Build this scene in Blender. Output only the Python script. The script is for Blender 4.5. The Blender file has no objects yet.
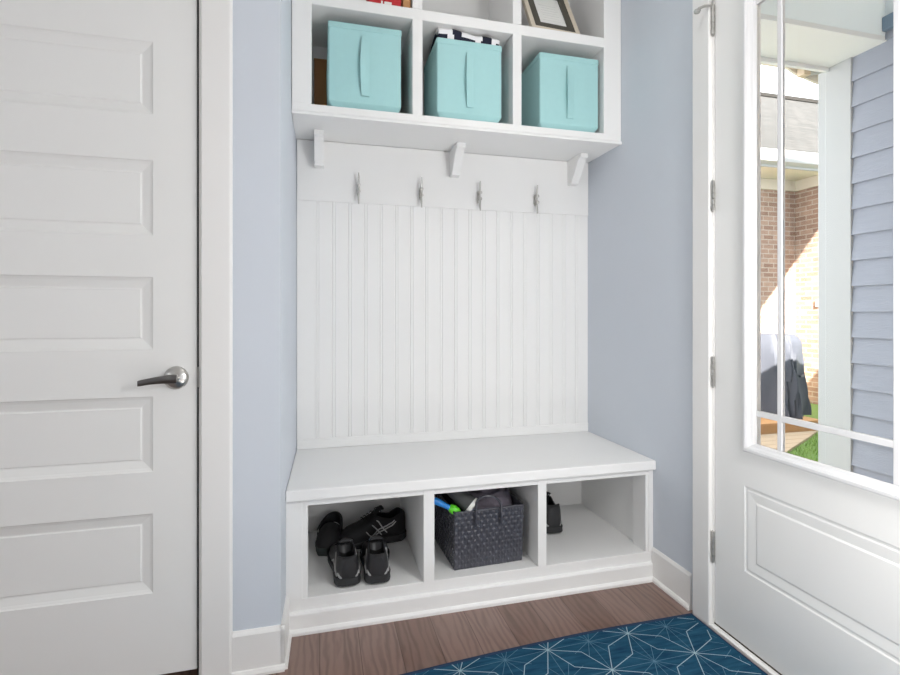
import bpy, bmesh, math, random
from mathutils import Vector, Matrix
random.seed(7)
PI = math.pi
C = bpy.context.scene.collection
sc = bpy.context.scene

# ------------------------------------------------------------------ materials
def lin(c):
    def f(v):
        v /= 255.0
        return v/12.92 if v <= .04045 else ((v+.055)/1.055)**2.4
    return tuple(f(v) for v in c)

def mat(name, rgb, rough=.5, metal=0.0, var=.04, scale=6.0, bump=0.0, bscale=80.0, stretch=(1, 1, 1), spec=.5):
    m = bpy.data.materials.new(name); m.use_nodes = True
    nt = m.node_tree; n = nt.nodes; l = nt.links
    b = n['Principled BSDF']
    b.inputs['Roughness'].default_value = rough
    b.inputs['Metallic'].default_value = metal
    b.inputs['Specular IOR Level'].default_value = spec
    tc = n.new('ShaderNodeTexCoord'); mp = n.new('ShaderNodeMapping')
    mp.inputs['Scale'].default_value = stretch
    l.new(tc.outputs['Object'], mp.inputs['Vector'])
    nz = n.new('ShaderNodeTexNoise'); nz.inputs['Scale'].default_value = scale
    nz.inputs['Detail'].default_value = 4
    l.new(mp.outputs['Vector'], nz.inputs['Vector'])
    mx = n.new('ShaderNodeMix'); mx.data_type = 'RGBA'
    c = lin(rgb)
    mx.inputs['A'].default_value = tuple(max(0, v*(1-var)) for v in c)+(1,)
    mx.inputs['B'].default_value = tuple(min(1, v*(1+var)) for v in c)+(1,)
    l.new(nz.outputs['Fac'], mx.inputs['Factor'])
    l.new(mx.outputs['Result'], b.inputs['Base Color'])
    if bump:
        n2 = n.new('ShaderNodeTexNoise'); n2.inputs['Scale'].default_value = bscale
        l.new(mp.outputs['Vector'], n2.inputs['Vector'])
        bp = n.new('ShaderNodeBump'); bp.inputs['Strength'].default_value = bump
        bp.inputs['Distance'].default_value = .003
        l.new(n2.outputs['Fac'], bp.inputs['Height']); l.new(bp.outputs['Normal'], b.inputs['Normal'])
    return m

M = {}
M['white'] = mat('white_paint', (236, 236, 235), .55, var=.01)
M['trimw'] = mat('trim_paint', (231, 230, 228), .5, var=.01)
M['doorw'] = mat('door_paint', (232, 232, 230), .5, var=.01)
M['blue'] = mat('wall_paint', (203, 209, 217), .75, var=.015, bump=.05, bscale=250)
M['ceil'] = mat('ceiling_paint', (238, 238, 236), .8, var=.01)
M['nickel'] = mat('satin_nickel', (196, 194, 190), .28, 1.0)
M['steel'] = mat('dark_lever_metal', (120, 118, 116), .3, 1.0)
M['teal'] = mat('teal_fabric', (168, 212, 213), .85, var=.03, scale=40, bump=.15, bscale=600)
M['teal_d'] = mat('teal_seam', (141, 197, 199), .85, var=.03, scale=40)
M['card'] = mat('cardboard', (186, 138, 92), .8, var=.08)
M['redbox'] = mat('red_board', (190, 34, 44), .5)
M['frame_cream'] = mat('cream_frame', (214, 203, 184), .45)
M['frame_dark'] = mat('dark_frame', (72, 68, 58), .5)
M['paper'] = mat('paper', (232, 232, 228), .7, var=.01)
M['ink'] = mat('grey_print', (216, 216, 213), .7)
M['black'] = mat('black_mesh', (22, 22, 25), .75, var=.2, scale=60, bump=.3, bscale=500)
M['black_leather'] = mat('black_leather', (40, 40, 42), .42, var=.1, scale=30)
M['rubber'] = mat('black_rubber', (38, 39, 41), .6, var=.1)
M['rubber_g'] = mat('dark_green_rubber', (36, 44, 42), .6, var=.1)
M['lining'] = mat('shoe_lining', (12, 12, 13), .9)
M['silver'] = mat('silver_overlay', (176, 176, 176), .45, var=.05)
M['lace'] = mat('black_lace', (20, 20, 22), .8)
M['insole'] = mat('insole_tag', (190, 190, 190), .7)
M['basket'] = mat('basket_strap', (70, 71, 79), .22, var=.15, scale=30)
M['knit'] = mat('dark_knit', (104, 98, 108), .9, var=.35, scale=60, bump=.4, bscale=200)
M['darkgrey'] = mat('dark_grey_rubber', (70, 72, 72), .6, var=.1)
M['palegrey'] = mat('pale_grey_rubber', (235, 235, 230), .6)
M['green_pl'] = mat('green_plastic', (96, 214, 40), .35)
M['blue_pl'] = mat('blue_plastic', (34, 132, 214), .35)
M['muntin'] = mat('muntin_paint', (220, 220, 221), .4, var=.01)
M['brass'] = mat('worn_sill_metal', (150, 140, 122), .4, .7)
M['gap'] = mat('weather_strip', (70, 62, 52), .9)
M['siding'] = mat('grey_blue_siding', (145, 150, 162), .7, var=.10, scale=9, bump=1.0, bscale=22, stretch=(1, 1.0, 14))
M['extw'] = mat('exterior_white', (170, 172, 173), .6, var=.015)
M['extc'] = mat('exterior_cream', (210, 202, 188), .7, var=.02)
M['soffitw'] = mat('soffit_white', (214, 216, 216), .7, var=.02)
M['porchblue'] = mat('ceiling_and_shade_blue', (222, 230, 233), .7, var=.015)
M['dkblue'] = mat('slate_blue_trim', (112, 132, 152), .6)
M['beige'] = mat('beige_metal', (190, 172, 148), .5)
M['cover'] = mat('slate_cover_cloth', (66, 70, 80), .7, var=.2, scale=4)
M['timber'] = mat('brown_timber', (186, 140, 92), .75, var=.25, scale=5, stretch=(2, 20, 20))
M['plank'] = mat('pale_decking', (172, 152, 126), .8, var=.12, scale=4, stretch=(3, 20, 3))
M['soil'] = mat('soil_lawn', (96, 124, 56), .95, var=.3, scale=20)
M['grass'] = mat('grass_blade', (128, 156, 78), .7, var=.35, scale=14)
M['line_b'] = mat('rug_line_bright', (150, 176, 186), .9, var=.15, scale=60)
M['line_f'] = mat('rug_line_faint', (78, 118, 138), .9, var=.15, scale=60)
M['rug_edge'] = mat('rug_binding', (22, 48, 76), .9, var=.1)
M['dark'] = mat('dark_void', (30, 28, 26), .9)

def rug_mat():
    m = mat('rug_pile', (30, 86, 118), .95, var=.0, bump=.5, bscale=700, spec=.1)
    nt = m.node_tree; n = nt.nodes; l = nt.links
    b = n['Principled BSDF']
    tc = [x for x in n if x.type == 'TEX_COORD'][0]
    mp = n.new('ShaderNodeMapping'); mp.inputs['Scale'].default_value = (4, 26, 1)
    l.new(tc.outputs['Object'], mp.inputs['Vector'])
    nz = n.new('ShaderNodeTexNoise'); nz.inputs['Scale'].default_value = 2.5; nz.inputs['Detail'].default_value = 6
    l.new(mp.outputs['Vector'], nz.inputs['Vector'])
    cr = n.new('ShaderNodeValToRGB')
    cr.color_ramp.elements[0].position = .3; cr.color_ramp.elements[0].color = lin((20, 56, 82))+(1,)
    cr.color_ramp.elements[1].position = .75; cr.color_ramp.elements[1].color = lin((42, 88, 112))+(1,)
    l.new(nz.outputs['Fac'], cr.inputs['Fac']); l.new(cr.outputs['Color'], b.inputs['Base Color'])
    return m
M['rug'] = rug_mat()

def floor_mat():
    m = bpy.data.materials.new('oak_planks'); m.use_nodes = True
    nt = m.node_tree; n = nt.nodes; l = nt.links; b = n['Principled BSDF']
    tc = n.new('ShaderNodeTexCoord'); sp = n.new('ShaderNodeSeparateXYZ'); cb = n.new('ShaderNodeCombineXYZ')
    l.new(tc.outputs['Object'], sp.inputs[0])
    l.new(sp.outputs['Y'], cb.inputs['X']); l.new(sp.outputs['X'], cb.inputs['Y'])
    br = n.new('ShaderNodeTexBrick')
    br.inputs['Scale'].default_value = 1; br.inputs['Brick Width'].default_value = 1.1
    br.inputs['Row Height'].default_value = .128; br.inputs['Mortar Size'].default_value = .0014
    br.inputs['Mortar Smooth'].default_value = .3; br.inputs['Bias'].default_value = 0
    br.offset = .37
    br.inputs['Color1'].default_value = lin((130, 108, 99))+(1,)
    br.inputs['Color2'].default_value = lin((108, 84, 73))+(1,)
    br.inputs['Mortar'].default_value = lin((82, 64, 56))+(1,)
    l.new(cb.outputs[0], br.inputs['Vector'])
    mp = n.new('ShaderNodeMapping'); mp.inputs['Scale'].default_value = (16, 1.3, 1)
    l.new(tc.outputs['Object'], mp.inputs['Vector'])
    nz = n.new('ShaderNodeTexNoise'); nz.inputs['Scale'].default_value = 1.6; nz.inputs['Detail'].default_value = 8
    nz.inputs['Distortion'].default_value = .8
    l.new(mp.outputs['Vector'], nz.inputs['Vector'])
    wv = n.new('ShaderNodeTexWave'); wv.inputs['Scale'].default_value = 6; wv.inputs['Distortion'].default_value = 9
    wv.inputs['Detail'].default_value = 3; wv.inputs['Detail Scale'].default_value = 1.4
    mp2 = n.new('ShaderNodeMapping'); mp2.inputs['Scale'].default_value = (2.2, .45, 1)
    l.new(tc.outputs['Object'], mp2.inputs['Vector']); l.new(mp2.outputs['Vector'], wv.inputs['Vector'])
    ad = n.new('ShaderNodeMath'); ad.operation = 'MULTIPLY_ADD'; ad.inputs[1].default_value = .45
    l.new(wv.outputs['Fac'], ad.inputs[0]); l.new(nz.outputs['Fac'], ad.inputs[2])
    cr = n.new('ShaderNodeValToRGB')
    cr.color_ramp.elements[0].position = .35; cr.color_ramp.elements[0].color = (.74, .71, .69, 1)
    cr.color_ramp.elements[1].position = .85; cr.color_ramp.elements[1].color = (1.14, 1.12, 1.12, 1)
    l.new(ad.outputs[0], cr.inputs['Fac'])
    mx = n.new('ShaderNodeMix'); mx.data_type = 'RGBA'; mx.blend_type = 'MULTIPLY'; mx.inputs['Factor'].default_value = 1
    l.new(br.outputs['Color'], mx.inputs['A']); l.new(cr.outputs['Color'], mx.inputs['B'])
    l.new(mx.outputs['Result'], b.inputs['Base Color'])
    b.inputs['Roughness'].default_value = .3
    bp = n.new('ShaderNodeBump'); bp.inputs['Strength'].default_value = .25; bp.inputs['Distance'].default_value = .002
    l.new(ad.outputs[0], bp.inputs['Height']); l.new(bp.outputs['Normal'], b.inputs['Normal'])
    return m
M['floor'] = floor_mat()

def brick_mat(name, c1, c2, mo, bw, rh, ms, coords):
    m = bpy.data.materials.new(name); m.use_nodes = True
    nt = m.node_tree; n = nt.nodes; l = nt.links; b = n['Principled BSDF']
    tc = n.new('ShaderNodeTexCoord'); sp = n.new('ShaderNodeSeparateXYZ'); cb = n.new('ShaderNodeCombineXYZ')
    l.new(tc.outputs['Object'], sp.inputs[0])
    if coords == 'wall':
        a = n.new('ShaderNodeMath'); a.operation = 'SUBTRACT'
        l.new(sp.outputs['X'], a.inputs[0]); l.new(sp.outputs['Y'], a.inputs[1])
        l.new(a.outputs[0], cb.inputs['X']); l.new(sp.outputs['Z'], cb.inputs['Y'])
    else:
        l.new(sp.outputs['X'], cb.inputs['X']); l.new(sp.outputs['Y'], cb.inputs['Y'])
    br = n.new('ShaderNodeTexBrick'); br.inputs['Scale'].default_value = 1
    br.inputs['Brick Width'].default_value = bw; br.inputs['Row Height'].default_value = rh
    br.inputs['Mortar Size'].default_value = ms
    for k, c in (('Color1', c1), ('Color2', c2), ('Mortar', mo)):
        br.inputs[k].default_value = lin(c)+(1,)
    l.new(cb.outputs[0], br.inputs['Vector'])
    nz = n.new('ShaderNodeTexNoise'); nz.inputs['Scale'].default_value = 9
    l.new(tc.outputs['Object'], nz.inputs['Vector'])
    cr = n.new('ShaderNodeValToRGB'); cr.color_ramp.elements[0].color = (.75, .75, .75, 1)
    cr.color_ramp.elements[1].color = (1.2, 1.2, 1.2, 1)
    l.new(nz.outputs['Fac'], cr.inputs['Fac'])
    mx = n.new('ShaderNodeMix'); mx.data_type = 'RGBA'; mx.blend_type = 'MULTIPLY'; mx.inputs['Factor'].default_value = 1
    l.new(br.outputs['Color'], mx.inputs['A']); l.new(cr.outputs['Color'], mx.inputs['B'])
    l.new(mx.outputs['Result'], b.inputs['Base Color'])
    b.inputs['Roughness'].default_value = .85
    return m
M['brick'] = brick_mat('brown_brick', (140, 112, 98), (170, 144, 128), (180, 169, 157), .215, .078, .008, 'wall')
M['shingle'] = brick_mat('grey_shingles', (46, 46, 45), (58, 57, 56), (33, 33, 32), .33, .16, .012, 'roof')

M['cloth_w'] = mat('white_cloth', (238, 238, 240), .9)
M['cloth_n'] = mat('navy_cloth', (24, 28, 48), .9)

def glass_mat():
    m = bpy.data.materials.new('door_glass'); m.use_nodes = True
    nt = m.node_tree; n = nt.nodes; l = nt.links
    n.remove(n['Principled BSDF'])
    tr = n.new('ShaderNodeBsdfTransparent'); tr.inputs['Color'].default_value = (.985, .99, .99, 1)
    gl = n.new('ShaderNodeBsdfGlossy'); gl.inputs['Roughness'].default_value = .02
    fr = n.new('ShaderNodeFresnel'); fr.inputs['IOR'].default_value = 1.16
    mx = n.new('ShaderNodeMixShader')
    l.new(fr.outputs[0], mx.inputs[0]); l.new(tr.outputs[0], mx.inputs[1]); l.new(gl.outputs[0], mx.inputs[2])
    l.new(mx.outputs[0], n['Material Output'].inputs['Surface'])
    return m
M['glass'] = glass_mat()

# ------------------------------------------------------------------ mesh helpers
def NB(): return bmesh.new()
def obj(name, bm, m, parent=None, bevel=0, smooth=False, loc=None, seg=2):
    me = bpy.data.meshes.new(name)
    bmesh.ops.recalc_face_normals(bm, faces=bm.faces)
    bm.to_mesh(me); bm.free()
    o = bpy.data.objects.new(name, me); C.objects.link(o)
    for k in (m if isinstance(m, (list, tuple)) else [m]): me.materials.append(k)
    if smooth:
        for p in me.polygons: p.use_smooth = True
        me.set_sharp_from_angle(angle=math.radians(38))
    if parent is not None: o.parent = parent
    if loc is not None: o.location = loc
    if bevel:
        b = o.modifiers.new('bevel', 'BEVEL'); b.width = bevel; b.segments = seg; b.limit_method = 'ANGLE'
        b.angle_limit = math.radians(40)
    return o
def tag(o, label=None, cat=None, group=None, kind=None):
    if label: o['label'] = label
    if cat: o['category'] = cat
    if group: o['group'] = group
    if kind: o['kind'] = kind
    return o
def thing(name, label, cat, loc=(0, 0, 0), rz=0, group=None):
    o = bpy.data.objects.new(name, None); C.objects.link(o); o.empty_display_size = .05
    o.location = loc; o.rotation_euler = (0, 0, rz)
    return tag(o, label, cat, group)
def struct(name, bm, m, bevel=0, parent=None, label=None):
    o = obj(name, bm, m, parent, bevel)
    if parent is None: o['kind'] = 'structure'
    if label: o['label'] = label
    return o
def hexa(bm, p):     # p: 8 points, bottom ring 4 then top ring 4
    v = [bm.verts.new(q) for q in p]
    for f in ((3, 2, 1, 0), (4, 5, 6, 7), (0, 1, 5, 4), (1, 2, 6, 5), (2, 3, 7, 6), (3, 0, 4, 7)):
        bm.faces.new([v[i] for i in f])
def box(bm, x0, x1, y0, y1, z0, z1):
    hexa(bm, [(x0, y0, z0), (x1, y0, z0), (x1, y1, z0), (x0, y1, z0), (x0, y0, z1), (x1, y0, z1), (x1, y1, z1), (x0, y1, z1)])
def prism(bm, pts, fn, a, b):   # polygon pts (u,v) extruded between a and b via fn(u,v,w)
    v0 = [bm.verts.new(fn(u, v, a)) for u, v in pts]; v1 = [bm.verts.new(fn(u, v, b)) for u, v in pts]
    n = len(pts)
    bm.faces.new(v0[::-1]); bm.faces.new(v1)
    for i in range(n): bm.faces.new([v0[i], v0[(i+1) % n], v1[(i+1) % n], v1[i]])
def loft(bm, rings, cap=True, closed=True, mi=None):
    R = [[bm.verts.new(p) for p in r] for r in rings]
    n = len(R[0])
    for i in range(len(R)-1):
        for j in range(n if closed else n-1):
            f = bm.faces.new([R[i][j], R[i][(j+1) % n], R[i+1][(j+1) % n], R[i+1][j]])
            if mi: f.material_index = mi(i, j)
    if cap and closed:
        bm.faces.new(R[0][::-1]); bm.faces.new(R[-1])
    return R
def tube(bm, pts, r, n=8, cap=True):
    pts = [Vector(p) for p in pts]
    rr = r if isinstance(r, (list, tuple)) else [r]*len(pts)
    rings = []; up = None
    for i, p in enumerate(pts):
        t = (pts[min(i+1, len(pts)-1)]-pts[max(i-1, 0)]).normalized()
        if up is None:
            up = Vector((0, 0, 1)) if abs(t.z) < .9 else Vector((1, 0, 0))
        s = t.cross(up).normalized(); up = s.cross(t).normalized()
        rings.append([p+rr[i]*(math.cos(a)*s+math.sin(a)*up) for a in [2*PI*k/n for k in range(n)]])
    loft(bm, rings, cap)
def lathe(bm, prof, org, axis='z', n=24):
    org = Vector(org); rings = []
    for r, h in prof:
        ring = []
        for k in range(n):
            a = 2*PI*k/n; c, s = r*math.cos(a), r*math.sin(a)
            ring.append(org+{'z': Vector((c, s, h)), 'y': Vector((c, h, s)), 'x': Vector((h, c, s))}[axis])
        rings.append(ring)
    loft(bm, rings)
def lerp(tab, t):
    for (a, x), (b, y) in zip(tab, tab[1:]):
        if t <= b: return x+(y-x)*(t-a)/(b-a) if b > a else y
    return tab[-1][1]
def ss(t): t = max(0, min(1, t)); return t*t*(3-2*t)

# ------------------------------------------------------------------ key planes (metres, camera above the origin)
YW, YB, XR = 1.639, 2.328, 1.332          # left wall face, bead panel face, right wall face
YBW = 2.36                                # back wall face
YF, YC, YS = 1.802, 1.783, 2.033          # bench front, seat edge, upper shelf front
CEIL = 2.75
def xl(y): return -.116+(y-1.64)*(.017/.70)     # slightly out-of-square niche side wall

# ------------------------------------------------------------------ room shell
bm = NB(); box(bm, -2.4, 1.40, -3.2, 2.45, -.12, 0); struct('floor', bm, M['floor'])
bm = NB(); box(bm, -2.4, 1.46, -3.2, 2.50, CEIL, CEIL+.1); struct('ceiling', bm, M['ceil'])
bm = NB(); box(bm, -.2, 1.46, YBW, YBW+.12, 0, CEIL); struct('wall_back', bm, M['blue'])
# left wall: facing the camera, with the interior door opening, returning along the niche side
bm = NB()
prism(bm, [(-.341, YW), (xl(1.64), YW), (xl(2.36), YBW), (-.2, YBW), (-.2, YW+.12), (-.341, YW+.12)], lambda u, v, w: (u, v, w), 0, CEIL)
box(bm, -1.251, -.341, YW, YW+.12, 2.46, CEIL); box(bm, -2.4, -1.251, YW, YW+.12, 0, CEIL)
struct('wall_left', bm, M['blue'])
bm = NB()
DY0, DY1, DZ = .624, 1.481, 2.45           # exterior door opening
box(bm, XR, XR+.13, DY1, 2.48, 0, CEIL); box(bm, XR, XR+.13, -3.2, DY0, 0, CEIL); box(bm, XR, XR+.13, DY0, DY1, DZ, CEIL)
struct('wall_right', bm, M['blue'])
bm = NB(); box(bm, -2.52, -2.4, -3.2, YW+.12, 0, CEIL); struct('wall_far_left', bm, M['blue'])
bm = NB()
box(bm, -2.52, 1.46, -3.32, -3.2, 0, CEIL)
struct('wall_front', bm, M['blue'])

# baseboards
def base_run(bm, a, b, out, h=.134, t=.012):     # a,b wall-line points; out = outward normal
    a = Vector(a+(0,)); b = Vector(b+(0,)); o = Vector(out+(0,))
    prof = [(0, 0), (t+.009, 0), (t+.009, .008), (t+.004, .017), (t, .019), (t, h-.012), (t-.004, h-.004), (t-.007, h), (0, h)]
    r0 = [a+o*u+Vector((0, 0, v)) for u, v in prof]; r1 = [b+o*u+Vector((0, 0, v)) for u, v in prof]
    loft(bm, [r0, r1])
bm = NB()
base_run(bm, (-.256, YW), (xl(1.64)+.012, YW), (0, -1)); base_run(bm, (xl(1.627), YW-.012), (xl(1.8), YF), (1, 0))
struct('baseboard_left', bm, M['trimw'])
bm = NB(); base_run(bm, (XR, 1.58), (XR, YF), (-1, 0), t=.009); struct('baseboard_right', bm, M['trimw'])

# casings
def casing_v(bm, fn, a, b, z0, z1, t=.017):      # vertical board: across a..b, thickness t with eased profile
    w = b-a; s = 1 if w > 0 else -1; w = abs(w)
    prof = [(0, 0), (0, t*.86), (.003, t), (w-.008, t), (w-.004, t*.92), (w, t*.55), (w, 0)]
    loft(bm, [[fn(a+s*u, v, z) for u, v in prof] for z in (z0, z1)])
bm = NB(); fy = lambda u, t, z: (u, YW-t, z)
casing_v(bm, fy, -.340, -.2545, 0, 2.46); casing_v(bm, fy, -1.252, -1.3375, 0, 2.46)
box(bm, -1.34, -.2545, YW-.018, YW, 2.46, 2.55)
struct('trim_1', bm, M['trimw'], .001)
bm = NB(); fx = lambda u, t, z: (XR-t, u, z)
casing_v(bm, fx, 1.478, 1.563, 0, 2.46); casing_v(bm, fx, .627, .542, 0, 2.46); box(bm, XR-.018, XR, .542, 1.563, 2.46, 2.55)
struct('trim_2', bm, M['trimw'], .001)
# jambs
bm = NB()
box(bm, -.3495, -.34, YW+.006, YW+.12, 0, 2.47); box(bm, -1.252, -1.243, YW-.012, YW+.12, 0, 2.47); box(bm, -1.252, -.34, YW-.012, YW+.12, 2.46, 2.47)
struct('trim_3', bm, M['trimw'])
bm = NB()
box(bm, XR-.002, XR+.13, 1.4725, 1.4815, 0, 2.46); box(bm, XR-.002, XR+.13, .6235, .6325, 0, 2.46); box(bm, XR-.002, XR+.13, .6235, 1.4815, 2.45, 2.46)
box(bm, XR+.05, XR+.07, 1.462, 1.4725, 0, 2.45)
struct('trim_4', bm, M['trimw'])

# ------------------------------------------------------------------ interior panel door
def ring(bm, fn, r0, d0, r1, d1):                # rect rings (x0,x1,z0,z1) with depths
    def c(r, d): return [bm.verts.new(fn(x, d, z)) for x, z in ((r[0], r[2]), (r[1], r[2]), (r[1], r[3]), (r[0], r[3]))]
    a, b = c(r0, d0), c(r1, d1)
    for i in range(4): bm.faces.new([a[i], a[(i+1) % 4], b[(i+1) % 4], b[i]])
def quad(bm, fn, r, d):
    bm.faces.new([bm.verts.new(fn(x, d, z)) for x, z in ((r[0], r[2]), (r[1], r[2]), (r[1], r[3]), (r[0], r[3]))])
def inset(r, k): return (r[0]+k, r[1]-k, r[2]+k, r[3]-k)
def panel(bm, fn, r, steps):
    k0, d0 = 0, 0
    for k, d in steps:
        ring(bm, fn, inset(r, k0), d0, inset(r, k), d); k0, d0 = k, d
    quad(bm, fn, inset(r, k0), d0)
bm = NB()
dx0, dx1, dz0, dz1 = -1.2405, -.3548, .036, 2.458
px0, px1 = -1.122, -.4715
rows = [(.277, .510), (.632, .852), (.989, 1.201), (1.322, 1.542), (1.676, 1.888), (2.022, 2.245)]
f = lambda x, d, z: (x, YW+.004+d, z)
quad(bm, f, (dx0, px0, dz0, dz1), 0); quad(bm, f, (px1, dx1, dz0, dz1), 0)
zs = [dz0]+[z for r in rows for z in r]+[dz1]
for i in range(0, len(zs), 2): quad(bm, f, (px0, px1, zs[i], zs[i+1]), 0)
for a, b in rows: panel(bm, f, (px0, px1, a, b), [(.003, .003), (.010, .0065), (.030, .0125), (.033, .0125), (.036, .0095)])
# edges and back
for r in ((dx0, dx0), (dx1, dx1)):
    bm.faces.new([bm.verts.new(p) for p in (f(r[0], 0, dz0), f(r[0], .036, dz0), f(r[0], .036, dz1), f(r[0], 0, dz1))])
for z in (dz0, dz1): bm.faces.new([bm.verts.new(p) for p in (f(dx0, 0, z), f(dx1, 0, z), f(dx1, .036, z), f(dx0, .036, z))])
quad(bm, f, (dx0, dx1, dz0, dz1), .036)
bmesh.ops.remove_doubles(bm, verts=bm.verts, dist=1e-5)
door1 = struct('door_1', bm, M['doorw'], label='white five panel interior door with a lever handle')
bm = NB()
lx, ly, lz = -.410, YW+.004, .905
lathe(bm, [(.034, 0), (.034, -.004), (.031, -.009), (.022, -.014), (.013, -.018), (.012, -.045), (.0, -.046)], (lx, ly, lz), 'y', 32)
hd = obj('door_handle', bm, M['nickel'], door1, smooth=True); hd['label'] = 'satin metal lever on a round rose'
bm = NB()
rings = []
for k in range(13):
    t = k/12; x = lx+.012-t*.100; hh = .0135-.0045*ss(t*1.1); th = .007-.002*t
    zc = lz+.001-.010*t*t; yc = ly-.044+.004*math.sin(t*PI)
    if k in (0, 12): hh *= .88; th *= .8
    rings.append([(x, yc+th*math.copysign(abs(math.cos(a))**.6, math.cos(a)), zc+hh*math.copysign(abs(math.sin(a))**.6, math.sin(a))) for a in [2*PI*j/12 for j in range(12)]])
loft(bm, rings); obj('lever', bm, M['steel'], hd, smooth=True)
bm = NB(); box(bm, -.3525, -.3500, YW+.002, YW+.03, .875, .935); obj('latch_plate', bm, M['nickel'], door1)
bm = NB(); box(bm, -.3543, -.3497, YW+.009, YW+.03, .0, 2.455); struct('gap_shade_strip', bm, M['dark'])  # dark strip painting the shade in the gap between door and jamb
bm = NB(); box(bm, -1.35, -.34, YW+.16, YW+.17, 0, 2.5); struct('door_back_dark', bm, M['dark'])  # dark sheet behind the door, its colour stands in for unlit space

# ------------------------------------------------------------------ exterior door with glass
XD = XR+.002
bm = NB(); g = lambda y, d, z: (XD+d, y, z)
ey0, ey1, ez0, ez1 = .636, 1.4695, .018, 2.447
ly0, ly1, lz0, lz1 = .76, 1.345, .649, 2.215           # glass frame outline
qy0, qy1, qz0, qz1 = .757, 1.349, .258, .537           # lower panel
quad(bm, g, (ey0, ly0, ez0, ez1), 0); quad(bm, g, (ly1, ey1, ez0, ez1), 0)
quad(bm, g, (ly0, ly1, lz1, ez1), 0); quad(bm, g, (ly0, ly1, qz1, lz0), 0); quad(bm, g, (ly0, ly1, ez0, qz0), 0)
panel(bm, g, (ly0, ly1, qz0, qz1), [(.004, .0022), (.009, .0026), (.014, .0012), (.022, .0018), (.042, .0036), (.048, .0012)])
for dd in (.045,):
    quad(bm, g, (ey0, ly0, ez0, ez1), dd); quad(bm, g, (ly1, ey1, ez0, ez1), dd)
    quad(bm, g, (ly0, ly1, lz1, ez1), dd); quad(bm, g, (ly0, ly1, ez0, lz0), dd)
ring(bm, g, (ey0, ey1, ez0, ez1), 0, (ey0, ey1, ez0, ez1), .045)
ring(bm, g, (ly0, ly1, lz0, lz1), 0, (ly0, ly1, lz0, lz1), .045)
bmesh.ops.remove_doubles(bm, verts=bm.verts, dist=1e-5)
door2 = struct('door_2', bm, M['doorw'], label='white exterior door with a large divided glass panel')
bm = NB()
R0 = (ly0-.002, ly1+.002, lz0-.002, lz1+.002)
st = [(0, 0), (.002, -.006), (.007, -.011), (.014, -.011), (.020, -.006), (.023, .002), (.029, .006), (.030, .021)]
for (k0, d0), (k1, d1) in zip(st, st[1:]): ring(bm, g, inset(R0, k0), d0, inset(R0, k1), d1)
for (k0, d0), (k1, d1) in zip(st, st[1:]): ring(bm, g, inset(R0, k0*.78), .045-d0, inset(R0, k1*.78), .045-d1)
bmesh.ops.remove_doubles(bm, verts=bm.verts, dist=1e-5)
obj('glass_frame', bm, M['muntin'], door2)
gy0, gy1, gz0, gz1 = inset(R0, .0295)
bm = NB(); box(bm, XD+.021, XD+.025, gy0, gy1, gz0, gz1); obj('glass_pane', bm, M['glass'], door2)
for yc in (1.231, .910):
    bm = NB(); box(bm, XD+.016, XD+.030, yc-.008, yc+.008, gz0, gz1); obj('muntin', bm, M['muntin'], door2, .002)
for zc in (.775, 2.092):
    bm = NB(); box(bm, XD+.0165, XD+.0295, gy0, gy1, zc-.009, zc+.009); obj('muntin', bm, M['muntin'], door2, .002)
for zc in (.2855, .8935, 1.506, 2.118):
    bm = NB()
    zz = zc-.052
    for k in range(5):
        lathe(bm, [(.0, 0), (.0058, .0005), (.0058, .0200), (0, .0205)], (XR-.0065, 1.4708, zz+k*.0209), 'z', 12)
    lathe(bm, [(0, -.007), (.004, -.005), (.0045, -.001), (0, 0)], (XR-.0065, 1.4708, zz), 'z', 12)
    box(bm, XR-.004, XR-.0005, 1.474, 1.487, zz, zz+.104)
    h = obj('hinge', bm, M['nickel'], door2)
    if zc > 2:
        bm = NB()
        tube(bm, [(XR-.012, 1.4708, zz+.100), (XR-.030, 1.484, zz+.104), (XR-.046, 1.497, zz+.100)], [.0045, .005, .0045])
        lathe(bm, [(0, 0), (.010, .001), (.012, .007), (.008, .012), (0, .013)], (XR-.047, 1.499, zz+.086), 'z', 14)
        tube(bm, [(XR-.010, 1.468, zz+.104), (XR-.022, 1.452, zz+.118)], .0045)
        obj('door_stop', bm, M['nickel'], h, smooth=True)
bm = NB()
loft(bm, [[(XR-.016, y, 0), (XR-.016, y, .010), (XR-.008, y, .014), (XR+.13, y, .016), (XR+.13, y, 0)] for y in (DY0+.001, DY1-.001)])
struct('trim_6', bm, M['trimw'], label='white door threshold')
bm = NB(); box(bm, XR-.0005, XR+.004, DY0+.01, DY1-.01, .0150, .0185); struct('trim_7', bm, M['gap'])

# ------------------------------------------------------------------ built-in bench
bench = thing('storage_bench', 'white built-in mudroom bench with three open shoe cubbies', 'bench', (0, 0, 0))
yb = 2.327
zi = .115
BX1 = 1.3310
dv = [(.366, .407), (.817, .853)]
bm = NB()
z0, z1 = .457, .4955
hexa(bm, [(xl(YC)+.001, YC, z0), (BX1, YC, z0), (BX1, YB+.03, z0), (xl(YB)+.001, YB+.03, z0),
          (xl(YC)+.001, YC, z1), (BX1, YC, z1), (BX1, YB+.03, z1), (xl(YB)+.001, YB+.03, z1)])
obj('seat', bm, M['white'], bench, .004)
XLB = -.1118
bm = NB(); box(bm, XLB, BX1, YF+.004, YBW-.002, .06, zi); obj('cubby_floor', bm, M['white'], bench, .002)
bm = NB(); box(bm, XLB+.003, BX1-.003, YF+.0015, YF+.02, .433, .4562); obj('top_rail', bm, M['white'], bench, .0015)
for a, b in ((XLB, -.058), (1.310, BX1)):
    bm = NB(); box(bm, a, b, YF, YF+.09, zi, .4565); obj('stile', bm, M['white'], bench, .002)
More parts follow.
